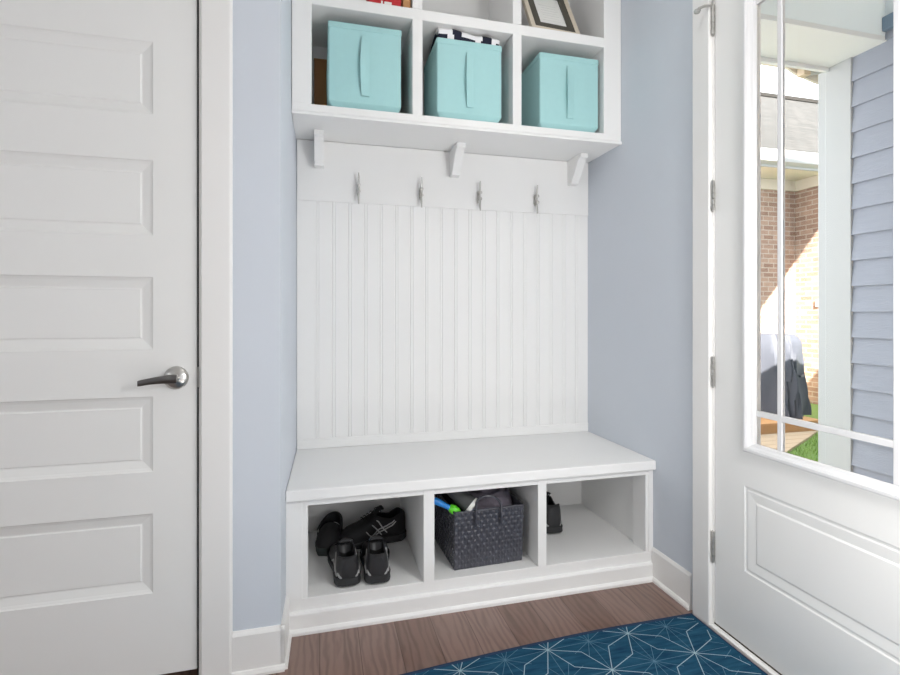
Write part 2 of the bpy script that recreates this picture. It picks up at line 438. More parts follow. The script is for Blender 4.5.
for a, b in ((-.0595, -.040), (1.297, 1.3115)):
    bm = NB(); box(bm, a, b, YF+.004, YF+.09, zi, .4565); obj('stile', bm, M['white'], bench, .002)
for a, b in dv:
    bm = NB(); box(bm, a, b, YF, YBW-.004, zi, .4565); obj('divider', bm, M['white'], bench, .002)
bm = NB(); box(bm, XLB, BX1, YBW-.006, YBW-.001, zi, .457); obj('back_panel', bm, M['white'], bench)
bm = NB(); box(bm, -.058, -.052, YF+.088, YBW-.006, zi, .4565); obj('side_panel', bm, M['white'], bench)
bm = NB(); box(bm, 1.310, 1.316, YF+.088, YBW-.006, zi, .4565); obj('side_panel', bm, M['white'], bench)
bm = NB()
prof = [(0, 0), (.021, 0), (.021, .010), (.016, .017), (.012, .019), (.012, .066), (.009, .072), (0, .074)]
loft(bm, [[(x, YF+.004-u, v) for u, v in prof] for x in (-.1, 1.3225)])
box(bm, -.1, 1.3225, YF+.003, YF+.02, 0, .072)
obj('toe_board', bm, M['white'], bench)

# ------------------------------------------------------------------ beadboard panel
bead = thing('beadboard_panel', 'white beadboard wall panel above the bench seat', 'wall panel', (0, 0, .4955))
def zrel(z): return z-.4955
bm = NB()
px = -.0975; pts = [(px, YB)]
k = -.012-.0711
grooves = [-.012+.0711*i for i in range(19)]
for gx in grooves:
    for c in (gx-.0062, gx+.0062):
        pts += [(c-.0028, YB), (c-.0012, YB+.0032), (c+.0012, YB+.0032), (c+.0028, YB)]
    
pts.append((1.3315, YB))
loft(bm, [[(x, y, zrel(z)) for x, y in pts]+[(1.3315, YBW, zrel(z)), (px, YBW, zrel(z))] for z in (.520, 1.60)])
obj('bead_boards', bm, M['white'], bead)
bm = NB(); box(bm, px, 1.3315, YB-.006, YBW, zrel(1.598), zrel(1.867)); obj('top_rail', bm, M['white'], bead, .002)
bm = NB(); box(bm, px, 1.3315, YB-.006, YBW, zrel(.4957), zrel(.538)); obj('bottom_rail', bm, M['white'], bead, .002)

# ------------------------------------------------------------------ coat hooks
hook_x = [.169, .456, .741, 1.035]
hook_lab = ['silver cleat coat hook on the white rail, nearest the left end of the panel',
            'silver cleat coat hook just left of the middle shelf bracket',
            'silver cleat coat hook just right of the middle shelf bracket',
            'silver cleat coat hook on the white rail, nearest the exterior door']
def make_hook(x, label):
    t = thing('coat_hook', label, 'hook', (x, YB-.006, 1.658), 0, 'cleat coat hooks on the panel rail')
    bm = NB(); prism(bm, [(-.004, -.028), (.004, -.028), (.0065, -.018), (.0065, .018), (.004, .028), (-.004, .028), (-.0065, .018), (-.0065, -.018)],
                     lambda u, v, w: (u, w, v), 0, -.006); obj('base_plate', bm, M['nickel'], t, .0015)
    for s in (-1, 1):
        bm = NB(); tube(bm, [(0, -.004, s*.017), (0, -.018, s*.016), (0, -.034, s*.015), (0, -.0385, s*.015), (0, -.041, s*.015)], [.0065, .0048, .0052, .0078, .003], 12)
        obj('post', bm, M['nickel'], t, smooth=True)
    bm = NB()
    tube(bm, [(0, -.034, -.070), (0, -.029, -.05), (0, -.024, -.025), (0, -.023, 0), (0, -.024, .025), (0, -.029, .05), (0, -.034, .070)],
         [.0032, .0046, .0058, .0060, .0058, .0046, .0032], 10)
    obj('horn', bm, M['nickel'], t, smooth=True)
    return t
def copy_tree(o, parent=None):
    c = o.copy(); C.objects.link(c)
    if parent is not None: c.parent = parent
    for ch in list(o.children): copy_tree(ch, c)
    return c
h0 = make_hook(hook_x[0], hook_lab[0])
for x, lb in zip(hook_x[1:], hook_lab[1:]):
    h = copy_tree(h0); h.location.x = x; h['label'] = lb

# ------------------------------------------------------------------ upper cubby shelf
shelf = thing('cubby_shelf', 'white wall-hung cubby shelf with two rows of open compartments', 'shelf', (0, 0, 0))
SX0, SX1 = -.1045, 1.3312
SB = YBW-.001
def part(name, x0, x1, y0, y1, a, b, bev=.002):
    bm = NB(); box(bm, x0, x1, y0, y1, a, b); return obj(name, bm, M['white'], shelf, bev)
part('bottom_board', SX0, SX1, YS, SB, 1.8685, 1.9115)
part('middle_board', SX0+.02, SX1-.02, YS+.001, SB, 2.301, 2.345)
part('top_board', SX0, SX1, YS, SB, 2.70, CEIL-.001)
part('side_board', SX0, -.031, YS-.0005, SB, 1.9105, 2.701); part('side_board', 1.2437, SX1, YS-.0005, SB, 1.9105, 2.701)
for a, b in ((.367, .409), (.805, .845)):
    part('divider', a, b, YS, SB, 1.9105, 2.3015); part('divider', a, b, YS, SB, 2.3445, 2.701)
bm = NB(); prof = [(0, 0), (.010, 0), (.010, .008), (.006, .014), (0, .018)]
loft(bm, [[(x, YS+.002-u, 1.8665+v) for u, v in prof] for x in (SX0, SX1)]); obj('edge_moulding', bm, M['white'], shelf)
part('back_panel', -.04, 1.25, YBW-.008, YBW-.0012, 1.911, 2.701, 0)
for x0 in (-.023, .598, 1.213):
    prof = [(0, 0), (-.135, 0), (-.135, -.020), (-.118, -.026), (-.100, -.042), (-.080, -.070), (-.062, -.095), (-.050, -.108), (-.046, -.125), (0, -.125)]
    bm = NB(); prism(bm, prof, lambda u, v, w: (w, YB-.006+u, 1.8685+v), x0, x0+.040); obj('bracket', bm, M['white'], shelf, .0015)

# ------------------------------------------------------------------ teal fabric bins
def make_bin(loc, w, h, d, label, open_top=False, rz=0):
    t = thing('fabric_bin', label, 'storage bin', loc, rz, 'teal fabric bins on the cubby shelf')
    NX, NZ = 14, 14
    def P(u, v):          # front sheet bulge
        bul = .006*math.sin(PI*u)*math.sin(PI*v)
        return bul
    rings = []
    def outline(z, grow, ins=0):
        pts = []; c = .004
        x0, x1, y0, y1 = -w/2-grow+ins, w/2+grow-ins, 0-grow+ins, d+grow-ins
        n = 10
        v = z/h
        for i in range(n+1): u = i/n; pts.append((x0+c+(x1-x0-2*c)*u, y0-.007*math.sin(PI*u)*math.sin(PI*v), z))
        for i in range(n+1): u = i/n; pts.append((x1+.006*math.sin(PI*u)*math.sin(PI*v), y0+c+(y1-y0-2*c)*u, z))
        for i in range(n+1): u = i/n; pts.append((x1-c-(x1-x0-2*c)*u, y1, z))
        for i in range(n+1): u = i/n; pts.append((x0-.006*math.sin(PI*u)*math.sin(PI*v), y1-c-(y1-y0-2*c)*u, z))
        return pts
    rings.append(outline(0, -.020)); rings.append(outline(.028, -.001)); rings.append(outline(.032, 0))
    for k in range(1, 12): rings.append(outline(.032+(h-.032)*k/11, 0))
    rings.append(outline(h, 0, .003)); rings.append(outline(h-.02, 0, .006)); rings.append(outline(h-.06, 0, .006))
    bm = NB(); loft(bm, rings)
    obj('bin_body', bm, M['teal'], t, smooth=True)
    # folded rim band
    bm = NB(); loft(bm, [outline(h-.024, .0002), outline(h-.022, .0018), outline(h-.001, .0018), outline(h+.001, .0006)], cap=False)
    obj('rim_band', bm, M['teal'], t, smooth=True)
    # pull strap: flat pleat standing off along its left edge
    bm = NB(); L0, L1 = h*.17, h*.86; n = 16
    fr, bk = [], []
    for k in range(n+1):
        s = k/n; z = L0+(L1-L0)*s; b = .006*math.sin(PI*((z)/h)); st = .015*math.sin(PI*s)**.9
        row = []
        for j in range(5):
            u = j/4; row.append((-.016+.031*u-.006*math.sin(PI*s)*(1-u), -.003-b-.002-st*(1-u)**1.2, z))
        fr.append(row); bk.append([(x, y+.003, z) for x, y, z in row])
    loft(bm, [a+b[::-1] for a, b in zip(fr, bk)])
    obj('pull_strap', bm, M['teal'], t, smooth=True)
    return t
make_bin((.1785, YS+.021, 1.9117), .290, .345, .27, 'plain closed teal fabric bin in front of a brown cardboard box')
make_bin((.6175, YS+.019, 1.9117), .286, .338, .27, 'teal fabric bin with navy and white cloth sticking out of its top')
make_bin((1.0845, YS+.021, 1.9117), .288, .338, .27, 'plain closed teal fabric bin in the cubby nearest the exterior door')

# cloth in the middle bin
bm = NB(); nx, ny = 40, 14
grid = []
for i in range(nx+1):
    row = []
    for j in range(ny+1):
        u = i/nx; s = j/ny
        x = .482+.268*u
        fold = .010*math.sin(u*11+.5)+.006*math.sin(u*23)
        top = 2.291-.020*u*u+.004*math.sin(u*9)
        if s < .4:
            z = 2.225+(top-2.225)*(s/.4); y = YS+.040-.012*ss(s/.4)+fold*.25
        else:
            q = (s-.4)/.6; z = top+.006*math.sin(q*PI)-.03*q*q; y = YS+.028+.17*q+fold*.25
        row.append((bm.verts.new((x, y, z)), u*.30, s*.17))
    grid.append(row)
for i in range(nx):
    for j in range(ny):
        q = [grid[i][j], grid[i+1][j], grid[i+1][j+1], grid[i][j+1]]
        fc = bm.faces.new([a[0] for a in q])
        u = i/nx; zc = fc.calc_center_median().z
        low = zc < 2.272-.016*u
        navy = (not (.13 < u < .24 or .58 < u < .68)) if low else (.22 < u < .36 or .70 < u < .86)
        if j/ny > .55: navy = int(u*8) % 2 == 0
        fc.material_index = 1 if navy else 0
cl = obj('folded_cloth', bm, [M['cloth_w'], M['cloth_n']], smooth=True)
sd = cl.modifiers.new('solid', 'SOLIDIFY'); sd.thickness = .008; sd.offset = 1
tag(cl, 'navy and white patterned cloth stuffed in the top of the middle teal bin', 'cloth')

# cardboard box behind the first bin
bx = thing('cardboard_box', 'brown cardboard box behind the teal bin nearest the interior door', 'box', (.168, 2.336, 1.9117))
bm = NB(); box(bm, -.192, .192, -.008, .008, 0, .315); obj('box_body', bm, M['card'], bx, .002)
bm = NB(); box(bm, -.193, .193, -.0085, .0085, .315, .325); obj('box_lid', bm, M['card'], bx, .002)

# upper row: red game box, brown box, framed picture
bx = thing('red_box', 'flat red box with a white marking in the upper shelf row', 'box', (.265, 2.045, 2.3452))
bm = NB(); box(bm, -.075, .056, .002, .20, 0, .045); obj('box_tray', bm, M['redbox'], bx, .002)
bm = NB(); box(bm, -.077, .058, 0, .202, .020, .06); obj('box_lid', bm, M['redbox'], bx, .002)
bm = NB(); box(bm, -.012, .018, -.0006, .0002, .006, .016); box(bm, -.025, -.018, -.0006, .0002, .004, .017); obj('print_mark', bm, M['paper'], bx)
bx = thing('brown_box', 'brown box standing beside the red box in the upper shelf row', 'box', (.346, 2.05, 2.3452))
bm = NB(); box(bm, -.016, .016, 0, .19, 0, .20); obj('box_body', bm, M['card'], bx, .002)
bm = NB(); box(bm, -.0168, .0168, -.001, .191, .20, .22); obj('box_lid', bm, M['frame_dark'], bx, .002)

pf = thing('picture_frame', 'framed paper in a dark and cream frame leaning in the upper shelf row', 'picture frame', (1.020, 2.045, 2.3455), math.radians(3))
tilt = Matrix.Rotation(math.radians(-27), 4, 'X')
def fr_ring(o, i, d0, d1):
    bm = NB(); W, H = o; w, h, = i
    for (x0, x1, z0, z1) in ((-W, W, 0, (H-h)/2), (-W, W, H-(H-h)/2, H), (-W, -w, (H-h)/2, H-(H-h)/2), (w, W, (H-h)/2, H-(H-h)/2)): box(bm, x0, x1, d0, d1, z0, z1)
    bm.transform(tilt); return bm
def fr_box(w, z0, z1, d0, d1):
    bm = NB(); box(bm, -w, w, d0, d1, z0, z1); bm.transform(tilt); return bm
obj('outer_frame', fr_ring((.122, .31), (.100, .266), 0, .018), M['frame_cream'], pf, .002)
obj('inner_frame', fr_ring((.1, .266), (.070, .206), 0, 0) if False else fr_ring((.100, .310-.044), (.068, .202), .002, .016), M['frame_dark'], pf) .location = tilt @ Vector((0, 0, .022))
bm = NB(); box(bm, -.069, .069, .008, .014, .05, .26); bm.transform(tilt); pp = obj('paper', bm, M['paper'], pf)
bm = NB()
for k in range(7): box(bm, -.045+.004*(k % 3), .045-.006*(k % 2), .0072, .0082, .085+k*.018, .087+k*.018)
bm.transform(tilt); obj('print_lines', bm, M['ink'], pp)

# ------------------------------------------------------------------ shoes
HWT = [(0, .020), (.02, .027), (.07, .034), (.15, .038), (.3, .037), (.45, .037), (.62, .043), (.76, .047), (.87, .042), (.94, .032), (.98, .020), (1, .008)]
ZST = [(0, .030), (.3, .029), (.6, .022), (.85, .020), (1, .026)]
def top_z(t, hc): return lerp([(0, hc*.92), (.05, hc), (.12, hc*.94), (.22, hc*.80), (.36, hc*.88), (.46, hc*1.0), (.55, hc*.88), (.7, hc*.68), (.85, hc*.56), (.94, hc*.46), (1, hc*.32)], t)
def section(t, hc, W):
    w = lerp(HWT, t)*W; z0 = lerp(ZST, t)-.002; h = top_z(t, hc)
    op = ss((t-.045)/.03)*(1-ss((t-.42)/.06))          # 1 where the collar is open
    dome = [(-1, 0), (-1.02, .35), (-.93, .70), (-.74, .90), (-.50, .97), (-.25, .995), (0, 1)]
    cw = .80 if t < .25 else .80
    opn = [(-1, 0), (-.99, .38), (-.90, .76), (-cw, .985), (-cw+.14, .99), (-cw+.20, .5), (0, .36)]
    pts = []
    for a, b in zip(dome, opn):
        u = a[0]*(1-op)+b[0]*op; v = a[1]*(1-op)+b[1]*op
        pts.append((u*w, z0+(h-z0)*v))
    return pts+[(-x, z) for x, z in pts[-2::-1]]
def side_pt(t, v, L, hc, W, side, off=.0016):          # point on outer flank, v 0..1 up the side
    s = section(t, hc, W); a = v*3.0; i = min(2, int(a)); q = a-i
    x = s[i][0]+(s[i+1][0]-s[i][0])*q; z = s[i][1]+(s[i+1][1]-s[i][1])*q
    return Vector((side*-1*(-x)*1.0 if False else side*(-x+off), t*L, z))
def strip(bm, path, L, hc, W, side, wid=.006):
    pts = [side_pt(t, v, L, hc, W, side) for t, v in path]
    dense = []
    for a, b in zip(path, path[1:]):
        for k in range(5): dense.append((a[0]+(b[0]-a[0])*k/5, a[1]+(b[1]-a[1])*k/5))
    dense.append(path[-1])
    rings = []
    n = len(dense)
    for i, (t, v) in enumerate(dense):
        p = side_pt(t, v, L, hc, W, side)
        ta, va = dense[max(0, i-1)]; tb, vb = dense[min(n-1, i+1)]
        d = (side_pt(tb, vb, L, hc, W, side)-side_pt(ta, va, L, hc, W, side)).normalized()
        nrm = Vector((side, 0, .25)).normalized(); s = d.cross(nrm).normalized()*wid*.5*(1 if 0 < i < n-1 else .5)
        rings.append([p-s-nrm*.002, p+s-nrm*.002, p+s+nrm*.0008, p-s+nrm*.0008])
    loft(bm, rings)
def make_shoe(loc, rz, label, group=None, L=.275, hc=.098, W=1.0, upper='black', stripes=(), name='sneaker', tongue=True, heel_tag=None, sole='rubber', lean=0):
    t = thing(name, label, 'shoe', loc, rz, group)
    ts = [0, .012, .03, .05, .075, .1, .15, .2, .25, .3, .35, .40, .44, .48, .54, .62, .7, .78, .86, .92, .96, .985, 1]
    bm = NB(); loft(bm, [[(x, tt*L, z) for x, z in section(tt, hc, W)] for tt in ts])
    u = obj('upper', bm, [M[upper], M['lining']], t, smooth=True)
    for p in u.data.polygons:            # inner collar faces take the lining
        c = p.center
        tt = c.y/L
        if .05 < tt < .44 and abs(c.x) < lerp(HWT, tt)*W*.72 and c.z < top_z(tt, hc)*.93: p.material_index = 1
    bm = NB(); rings = []
    for tt in ts:
        w = lerp(HWT, tt)*W*1.10+.001; zt = lerp(ZST, tt)+.004; zb = .0 if .06 < tt < .8 else .002+.012*ss((tt-.8)/.2)+.006*(1-ss(tt/.06))
        y = -.004+tt*(L+.008)
        rings.append([(-w*.90, y, zb), (-w*1.02, y, zb+.006), (-w*.99, y, (zb+zt)*.55), (-w*1.03, y, zt-.004), (-w*.96, y, zt), (w*.96, y, zt), (w*1.03, y, zt-.004), (w*.99, y, (zb+zt)*.55), (w*1.02, y, zb+.006), (w*.90, y, zb)])
    loft(bm, rings); obj('sole', bm, M[sole], t, smooth=True)
    if tongue:
        bm = NB(); rings = []
        for k in range(9):
            s = k/8; y = L*(.60-.26*s); z = top_z(.60-.2*s, hc)+.004+.028*ss((s-.45)/.55); w = .020+.006*s
            rings.append([(-w, y, z-.007), (-w*.5, y+.001, z-.001), (0, y+.002, z+.001), (w*.5, y+.001, z-.001), (w, y, z-.007), (w*.5, y-.005, z-.008), (0, y-.005, z-.006), (-w*.5, y-.005, z-.008)])
        loft(bm, rings); tg = obj('tongue', bm, M[upper], t, smooth=True)
        bm = NB()
        for k in range(5):
            tt = .44+.045*k; z = top_z(tt, hc); w = lerp(HWT, tt)*W
            tube(bm, [(-w*.72, tt*L, z*.93+.002), (-w*.3, tt*L+.003, z+.006), (w*.3, tt*L+.006, z+.006), (w*.72, tt*L+.008, z*.93+.002)], .0022, 6)
        for s in (-1, 1):
            ring_ = [(s*(.004+.018*math.sin(a)), .45*L-.010*math.sin(a)-.01, hc+.008+.012*math.cos(a)) for a in [2*PI*q/12 for q in range(13)]]
            tube(bm, ring_, .0018, 6)
        obj('laces', bm, M['lace'], tg, smooth=True)
    if stripes:
        for side, wid, path in stripes:
            bm = NB(); strip(bm, path, L, hc, W, side, wid)
            o = obj('side_stripe', bm, M['silver'], u); o['label'] = 'silver stripe on the side'
    if heel_tag:
        bm = NB()
        prism(bm, [(-.011, 0), (.011, 0), (.010, .014), (-.010, .014)], lambda a, b, w: (a, .062+b+w*.2, .051+w+b*.3), 0, .002)
        o = obj('insole_label', bm, M['insole'], u); o['label'] = 'pale label on the insole'
    return t
wrap = [(-1, .010, [(.005, .10), (.05, .22), (.10, .10), (.2, .02)]), (1, .010, [(.005, .10), (.05, .22), (.10, .10), (.2, .02)]),
        (-1, .009, [(.10, .05), (.16, .30), (.26, .55), (.36, .85)]), (1, .009, [(.10, .05), (.16, .30), (.26, .55), (.36, .85)]),
        (-1, .007, [(.22, .08), (.30, .25), (.42, .30), (.55, .15)]), (1, .007, [(.22, .08), (.30, .25), (.42, .30), (.55, .15)])]
ZC = zi+.0005
make_shoe((.100, 1.836, ZC), math.radians(3), 'front black sneaker with silver trim, heel out, nearest the interior door', 'front pair of black sneakers', L=.28, hc=.108, W=1.12, upper='black_leather', stripes=wrap, heel_tag=True)
make_shoe((.203, 1.828, ZC), math.radians(-3), 'front black sneaker with silver trim, heel out, nearest the basket', 'front pair of black sneakers', L=.28, hc=.108, W=1.12, upper='black_leather', stripes=wrap, heel_tag=True)
# black runner seen from the side with crossed stripes
emb = [(-1, .005, [(.18, .80), (.30, .55), (.45, .35), (.58, .12)]), (-1, .005, [(.16, .66), (.32, .40), (.46, .22), (.56, .06)]),
       (-1, .005, [(.30, .22), (.38, .50), (.46, .80)]), (-1, .005, [(.38, .14), (.46, .42), (.53, .70)]),
       (-1, .004, [(.50, .10), (.57, .30), (.62, .55)])]
make_shoe((.359, 2.205, ZC), math.radians(96), 'black running shoe lying side-on with crossed silver stripes', None, L=.285, hc=.122, W=1.2, stripes=emb, name='running_shoe')
# slip-on clog, toe out
def make_clog(loc, rz, label):
    t = thing('clog', label, 'shoe', loc, rz)
    L = .215; n = 16
    bm = NB(); rings = []
    for k in range(n+1):
        s = k/n; w = .052*max(.12, math.sin(PI*min(1, max(0, .04+s*.94)))**.45)*(1.0 if s > .3 else .92); y = -.5*L+s*L
        rings.append([(-w*.9, y, 0), (-w, y, .008), (-w, y, .026), (-w*.9, y, .030), (w*.9, y, .030), (w, y, .026), (w, y, .008), (w*.9, y, 0)])
    loft(bm, rings); obj('sole', bm, M['rubber_g'], t, smooth=True)
    bm = NB(); rings = []
    for k in range(13):          # front vamp over the toes (toe at -y)
        s = k/12; y = -.5*L+.003+s*.135; w = .051*max(.2, math.sin(PI*min(1, .05+s*.75)*.72)**.5); h = .026+.05*math.sin(PI*.5*min(1, s*1.3))**.7
        rings.append([(w*math.cos(a), y, .026+(h-.02)*math.sin(a)**.8 if math.sin(a) > 0 else .026) for a in [PI*j/12 for j in range(13)]])
    loft(bm, rings, closed=True); obj('upper', bm, M['black'], t, smooth=True)
    bm = NB(); pts = []
    for k in range(17):
        a = PI*k/16; pts.append((.046*math.cos(a), -.01+.105*math.sin(a)**.8, .045+.034*math.sin(a)))
    rings = []
    for i, p in enumerate(pts):
        a = PI*i/16; nx_, ny_ = math.cos(a), math.sin(a)
        rings.append([(p[0]+nx_*.004, p[1]+ny_*.004, p[2]-.022), (p[0]+nx_*.005, p[1]+ny_*.005, p[2]+.022), (p[0]-nx_*.004, p[1]-ny_*.004, p[2]+.022), (p[0]-nx_*.004, p[1]-ny_*.004, p[2]-.022)])
    loft(bm, rings); hs = obj('heel_strap', bm, M['black'], t, smooth=True)
    bm = NB(); lathe(bm, [(.006, 0), (.006, -.004), (0, -.005)], (-.043, -.012, .060), 'x', 12); obj('rivet', bm, M['nickel'], hs)
    return t
make_clog((.040, 2.205, ZC), math.radians(-16), 'black slip-on clog with dark green sole at the back of the shoe cubby')
make_shoe((1.008, 2.050, ZC), math.radians(-3), 'single black sneaker half hidden beside the divider of the emptiest cubby', None, L=.28, hc=.132, W=1.2, upper='black_leather', stripes=wrap, heel_tag=True)

# ------------------------------------------------------------------ woven basket
bw, bd, bh = .282, .330, .222
bk = thing('woven_basket', 'black woven strap basket with two handles in the middle bench cubby', 'basket', (.497, 1.857, ZC), math.radians(2.5))
def side_mesh(nu, nv):
    bm = NB(); SU, SV = 4, 4
    # perimeter path
    per = 2*(bw+bd)
    ncell = 2*int(per/.0125/2)
    NU, NV = ncell*SU, nv*SV
    V = []
    cr = .012
    for j in range(NV+1):
        v = j/NV; g = 1+.012*v
        row = []
        for i in range(NU):
            s = (i/NU)*per
            if s < bw: p = (s, 0); nrm = (0, -1)
            elif s < bw+bd: p = (bw, s-bw); nrm = (1, 0)
            elif s < 2*bw+bd: p = (bw-(s-bw-bd), bd); nrm = (0, 1)
            else: p = (0, bd-(s-2*bw-bd)); nrm = (-1, 0)
            x = (p[0]-bw/2)*g+bw/2; y = (p[1]-bd/2)*g+bd/2-.008*v
            cu = i/SU; cv = j/SV; par = (int(cu)+int(cv)) % 2
            fu = cu-int(cu); fv = cv-int(cv)
            a = (abs(math.sin(PI*fu))**.6)*(abs(math.sin(PI*fv))**.6)
            dsp = (.0036*a if par else .0010*a)
            sag = .006*math.sin(PI*v)*0
            row.append(bm.verts.new((x+nrm[0]*dsp, y+nrm[1]*dsp, v*bh)))
        V.append(row)
    for j in range(NV):
        for i in range(NU):
            bm.faces.new([V[j][i], V[j][(i+1) % NU], V[j+1][(i+1) % NU], V[j+1][i]])
    bm.faces.new(V[0][::-1])
    return bm
o = obj('woven_body', side_mesh(0, 12), M['basket'], bk, smooth=True)
sd = o.modifiers.new('solid', 'SOLIDIFY'); sd.thickness = .004; sd.offset = -1
bm = NB(); g = 1.012; rp = []
for i in range(60):
    s = i/60*4; k = int(s); q = s-k
    c = [(0, 0), (bw, 0), (bw, bd), (0, bd)]
    a, b = c[k], c[(k+1) % 4]; p = (a[0]+(b[0]-a[0])*q, a[1]+(b[1]-a[1])*q)
    rp.append(((p[0]-bw/2)*g+bw/2, (p[1]-bd/2)*g+bd/2-.008, bh+.001*(i % 2)))
rp.append(rp[0]); tube(bm, rp, .0045, 8, cap=False)
obj('rim', bm, M['basket'], bk, smooth=True)
for yy, dz in ((-.022, 0), (bd+.008, .02)):
    bm = NB(); cx = bw*.47; hw = .052
    pts = []
    for k in range(25):
        s = k/24; a = PI*s
        pts.append((cx-hw*math.cos(a), yy+(.03*math.sin(a) if yy < 0 else -.03*math.sin(a)), bh+.006+.040*math.sin(a)**.7))
    pts = [(cx-hw-.001, yy+.002, bh-.055), (cx-hw, yy, bh-.02)]+pts+[(cx+hw, yy, bh-.02), (cx+hw+.001, yy+.002, bh-.055)]
    tube(bm, pts, .0048, 8); obj('handle', bm, M['basket'], bk, smooth=True)

# things in the basket
bz = ZC+bh
bm = NB(); nu, nv = 60, 40; V = []
for i in range(nu):
    row = []
    for j in range(nv+1):
        a = 2*PI*i/nu; r = j/nv
        fold = .009*math.sin(a*5+r*9)+.007*math.sin(r*24+a*2)+.004*math.sin(r*40-a*3)
        row.append(bm.verts.new((.128*math.cos(a)*r*(1+.05*math.sin(3*a)), .13*math.sin(a)*r, .036*(1-r**2.2)+fold*(1-r*.6)-.10*ss((r-.75)/.25)*.35)))
    V.append(row)
for i in range(nu):
    for j in range(nv):
        q = [V[i][j], V[(i+1) % nu][j], V[(i+1) % nu][j+1], V[i][j+1]]
        bm.faces.new(q)
bmesh.ops.remove_doubles(bm, verts=bm.verts, dist=1e-5)
o = obj('knit_garment', bm, M['knit'], loc=(.668, 2.02, bz+.010), smooth=True)
tag(o, 'dark grey-purple knit garment bundled in the top of the woven basket', 'clothing')
# dark grey shoe-like slipper with pale rim
sl = thing('slipper', 'dark grey slipper with a pale rim lying on top of the basket', 'shoe', (.533, 1.910, bz+.043), math.radians(-18))
sl.rotation_euler = (math.radians(-8), math.radians(36), math.radians(-34))
bm = NB(); rings = []
for k in range(11):
    s = k/10; x = -.075+.13*s; r = .026+.008*s
    rings.append([(x, r*1.1*math.cos(a), r*math.sin(a)) for a in [2*PI*j/16 for j in range(16)]])
loft(bm, rings); obj('body', bm, M['darkgrey'], sl, smooth=True)
bm = NB(); rings = []
for s, r in ((.052, .030), (.054, .0355), (.068, .0365), (.070, .031)):
    rings.append([(s, r*1.1*math.cos(a), r*math.sin(a)) for a in [2*PI*j/18 for j in range(18)]])
loft(bm, rings); obj('pale_rim', bm, M['palegrey'], sl, smooth=True)
ty = thing('plastic_toy', 'bright blue and green plastic toy sticking out of the woven basket', 'toy', (.483, 1.876, bz+.012))
ty.rotation_euler = (0, math.radians(24), math.radians(-8))
bm = NB(); tube(bm, [(-.075, 0, .004), (-.06, 0, .004), (-.04, 0, .003), (-.02, 0, .001), (.0, 0, 0)], [.010, .0135, .0125, .010, .010], 12); obj('handle', bm, M['blue_pl'], ty, smooth=True)
bm = NB(); tube(bm, [(-.004, 0, 0), (.004, 0, 0), (.018, 0, -.001), (.034, 0, -.003), (.046, 0, -.005), (.056, 0, -.006)], [.009, .015, .018, .016, .009, .003], 12); obj('scoop', bm, M['green_pl'], ty, smooth=True)

# ------------------------------------------------------------------ rug
rugx0, rugx1, rugy0, rugy1 = -.55, 1.300, .45, 1.553
bm = NB(); rz = .008
for k in range(24):
    xa = rugx0+(rugx1-rugx0)*k/24; xb = rugx0+(rugx1-rugx0)*(k+1)/24
    box(bm, xa, xb, rugy0, rugy1-.006, 0.0005, rz)
def seg(bm, a, b, w, z, mi):
    a = Vector(a); b = Vector(b)
    # clip to rug
    def clip(a, b):
        d = b-a; t0, t1 = 0., 1.
        for p, q in ((-d.x, a.x-(rugx0+.012)), (d.x, rugx1-.012-a.x), (-d.y, a.y-rugy0), (d.y, rugy1-.012-a.y)):
            if abs(p) < 1e-9:
                if q < 0: return None
            else:
                r = q/p
                if p < 0: t0 = max(t0, r)
                else: t1 = min(t1, r)
        return (a+d*t0, a+d*t1) if t0 < t1 else None
    c = clip(a, b)
    if not c: return
    a, b = c; d = (b-a).normalized(); s = Vector((-d.y, d.x))*w*.5
    fcs = bm.faces.new([bm.verts.new((p.x, p.y, z)) for p in (a-s, b-s, b+s, a+s)]); fcs.material_index = mi
ax, ay = .30, .282
def Vv(x, y): return Vector((x, y))
for i in range(-7, 5):
    for j in range(-5, 3):
        for o_ in (0, .5):
            s = Vv(.863+(i+o_)*ax, 1.366+(j+o_)*ay)
            for sx in (-1, 1):
                b = s+Vv(sx*ax/2, ay/2)
                p1 = s+Vv(sx*.050, .100); p2 = s+Vv(sx*.104, .046)
                zz = rz+.0006
                for q in ((s, p1), (p1, b), (s, p2), (p2, b)): seg(bm, q[0], q[1], .0026, zz, 1)
            zz = rz+.0004
            m_ = s+Vv(ax/2, 0)
            seg(bm, s, s+Vv(ax, 0), .0017, zz, 2)
            for an in (30, 62, 90, 118, 150, 210, 242, 270, 298, 330):
                d = Vv(math.cos(math.radians(an)), math.sin(math.radians(an)))
                if an in (90, 270): seg(bm, m_, m_+d*.139, .0017, zz, 2)
                elif an in (62, 118, 242, 298): seg(bm, m_, m_+d*.075, .0017, zz, 2)
                else: seg(bm, m_, m_+d*.085, .0017, zz, 2)
rug = thing('area_rug', 'blue rug with pale geometric star lines on the wood floor by the door', 'rug', (0, 0, 0))
def warp(bm):
    for v in bm.verts:
        if v.co.x < .95: v.co.y -= .045*((.95-v.co.x)/.7)**1.4
bmesh.ops.remove_doubles(bm, verts=bm.verts, dist=1e-5)
warp(bm)
obj('pile', bm, [M['rug'], M['line_b'], M['line_f']], rug)
bm = NB(); tube(bm, [(rugx0, rugy1-.030, .0045), (.235, 1.515, .0045), (.6, 1.545, .0045), (1.0, rugy1-.002, .0045), (rugx1, rugy1-.002, .0045)], .0045, 8) if False else None
for k in range(24):
    box(bm, rugx0+(rugx1-rugx0)*k/24, rugx0+(rugx1-rugx0)*(k+1)/24, rugy1-.013, rugy1, .0003, rz+.0013)
box(bm, rugx1-.0002, rugx1+.006, rugy0, rugy1, .0003, rz+.001)
bmesh.ops.remove_doubles(bm, verts=bm.verts, dist=1e-5); warp(bm)
obj('binding', bm, M['rug_edge'], rug, .002)

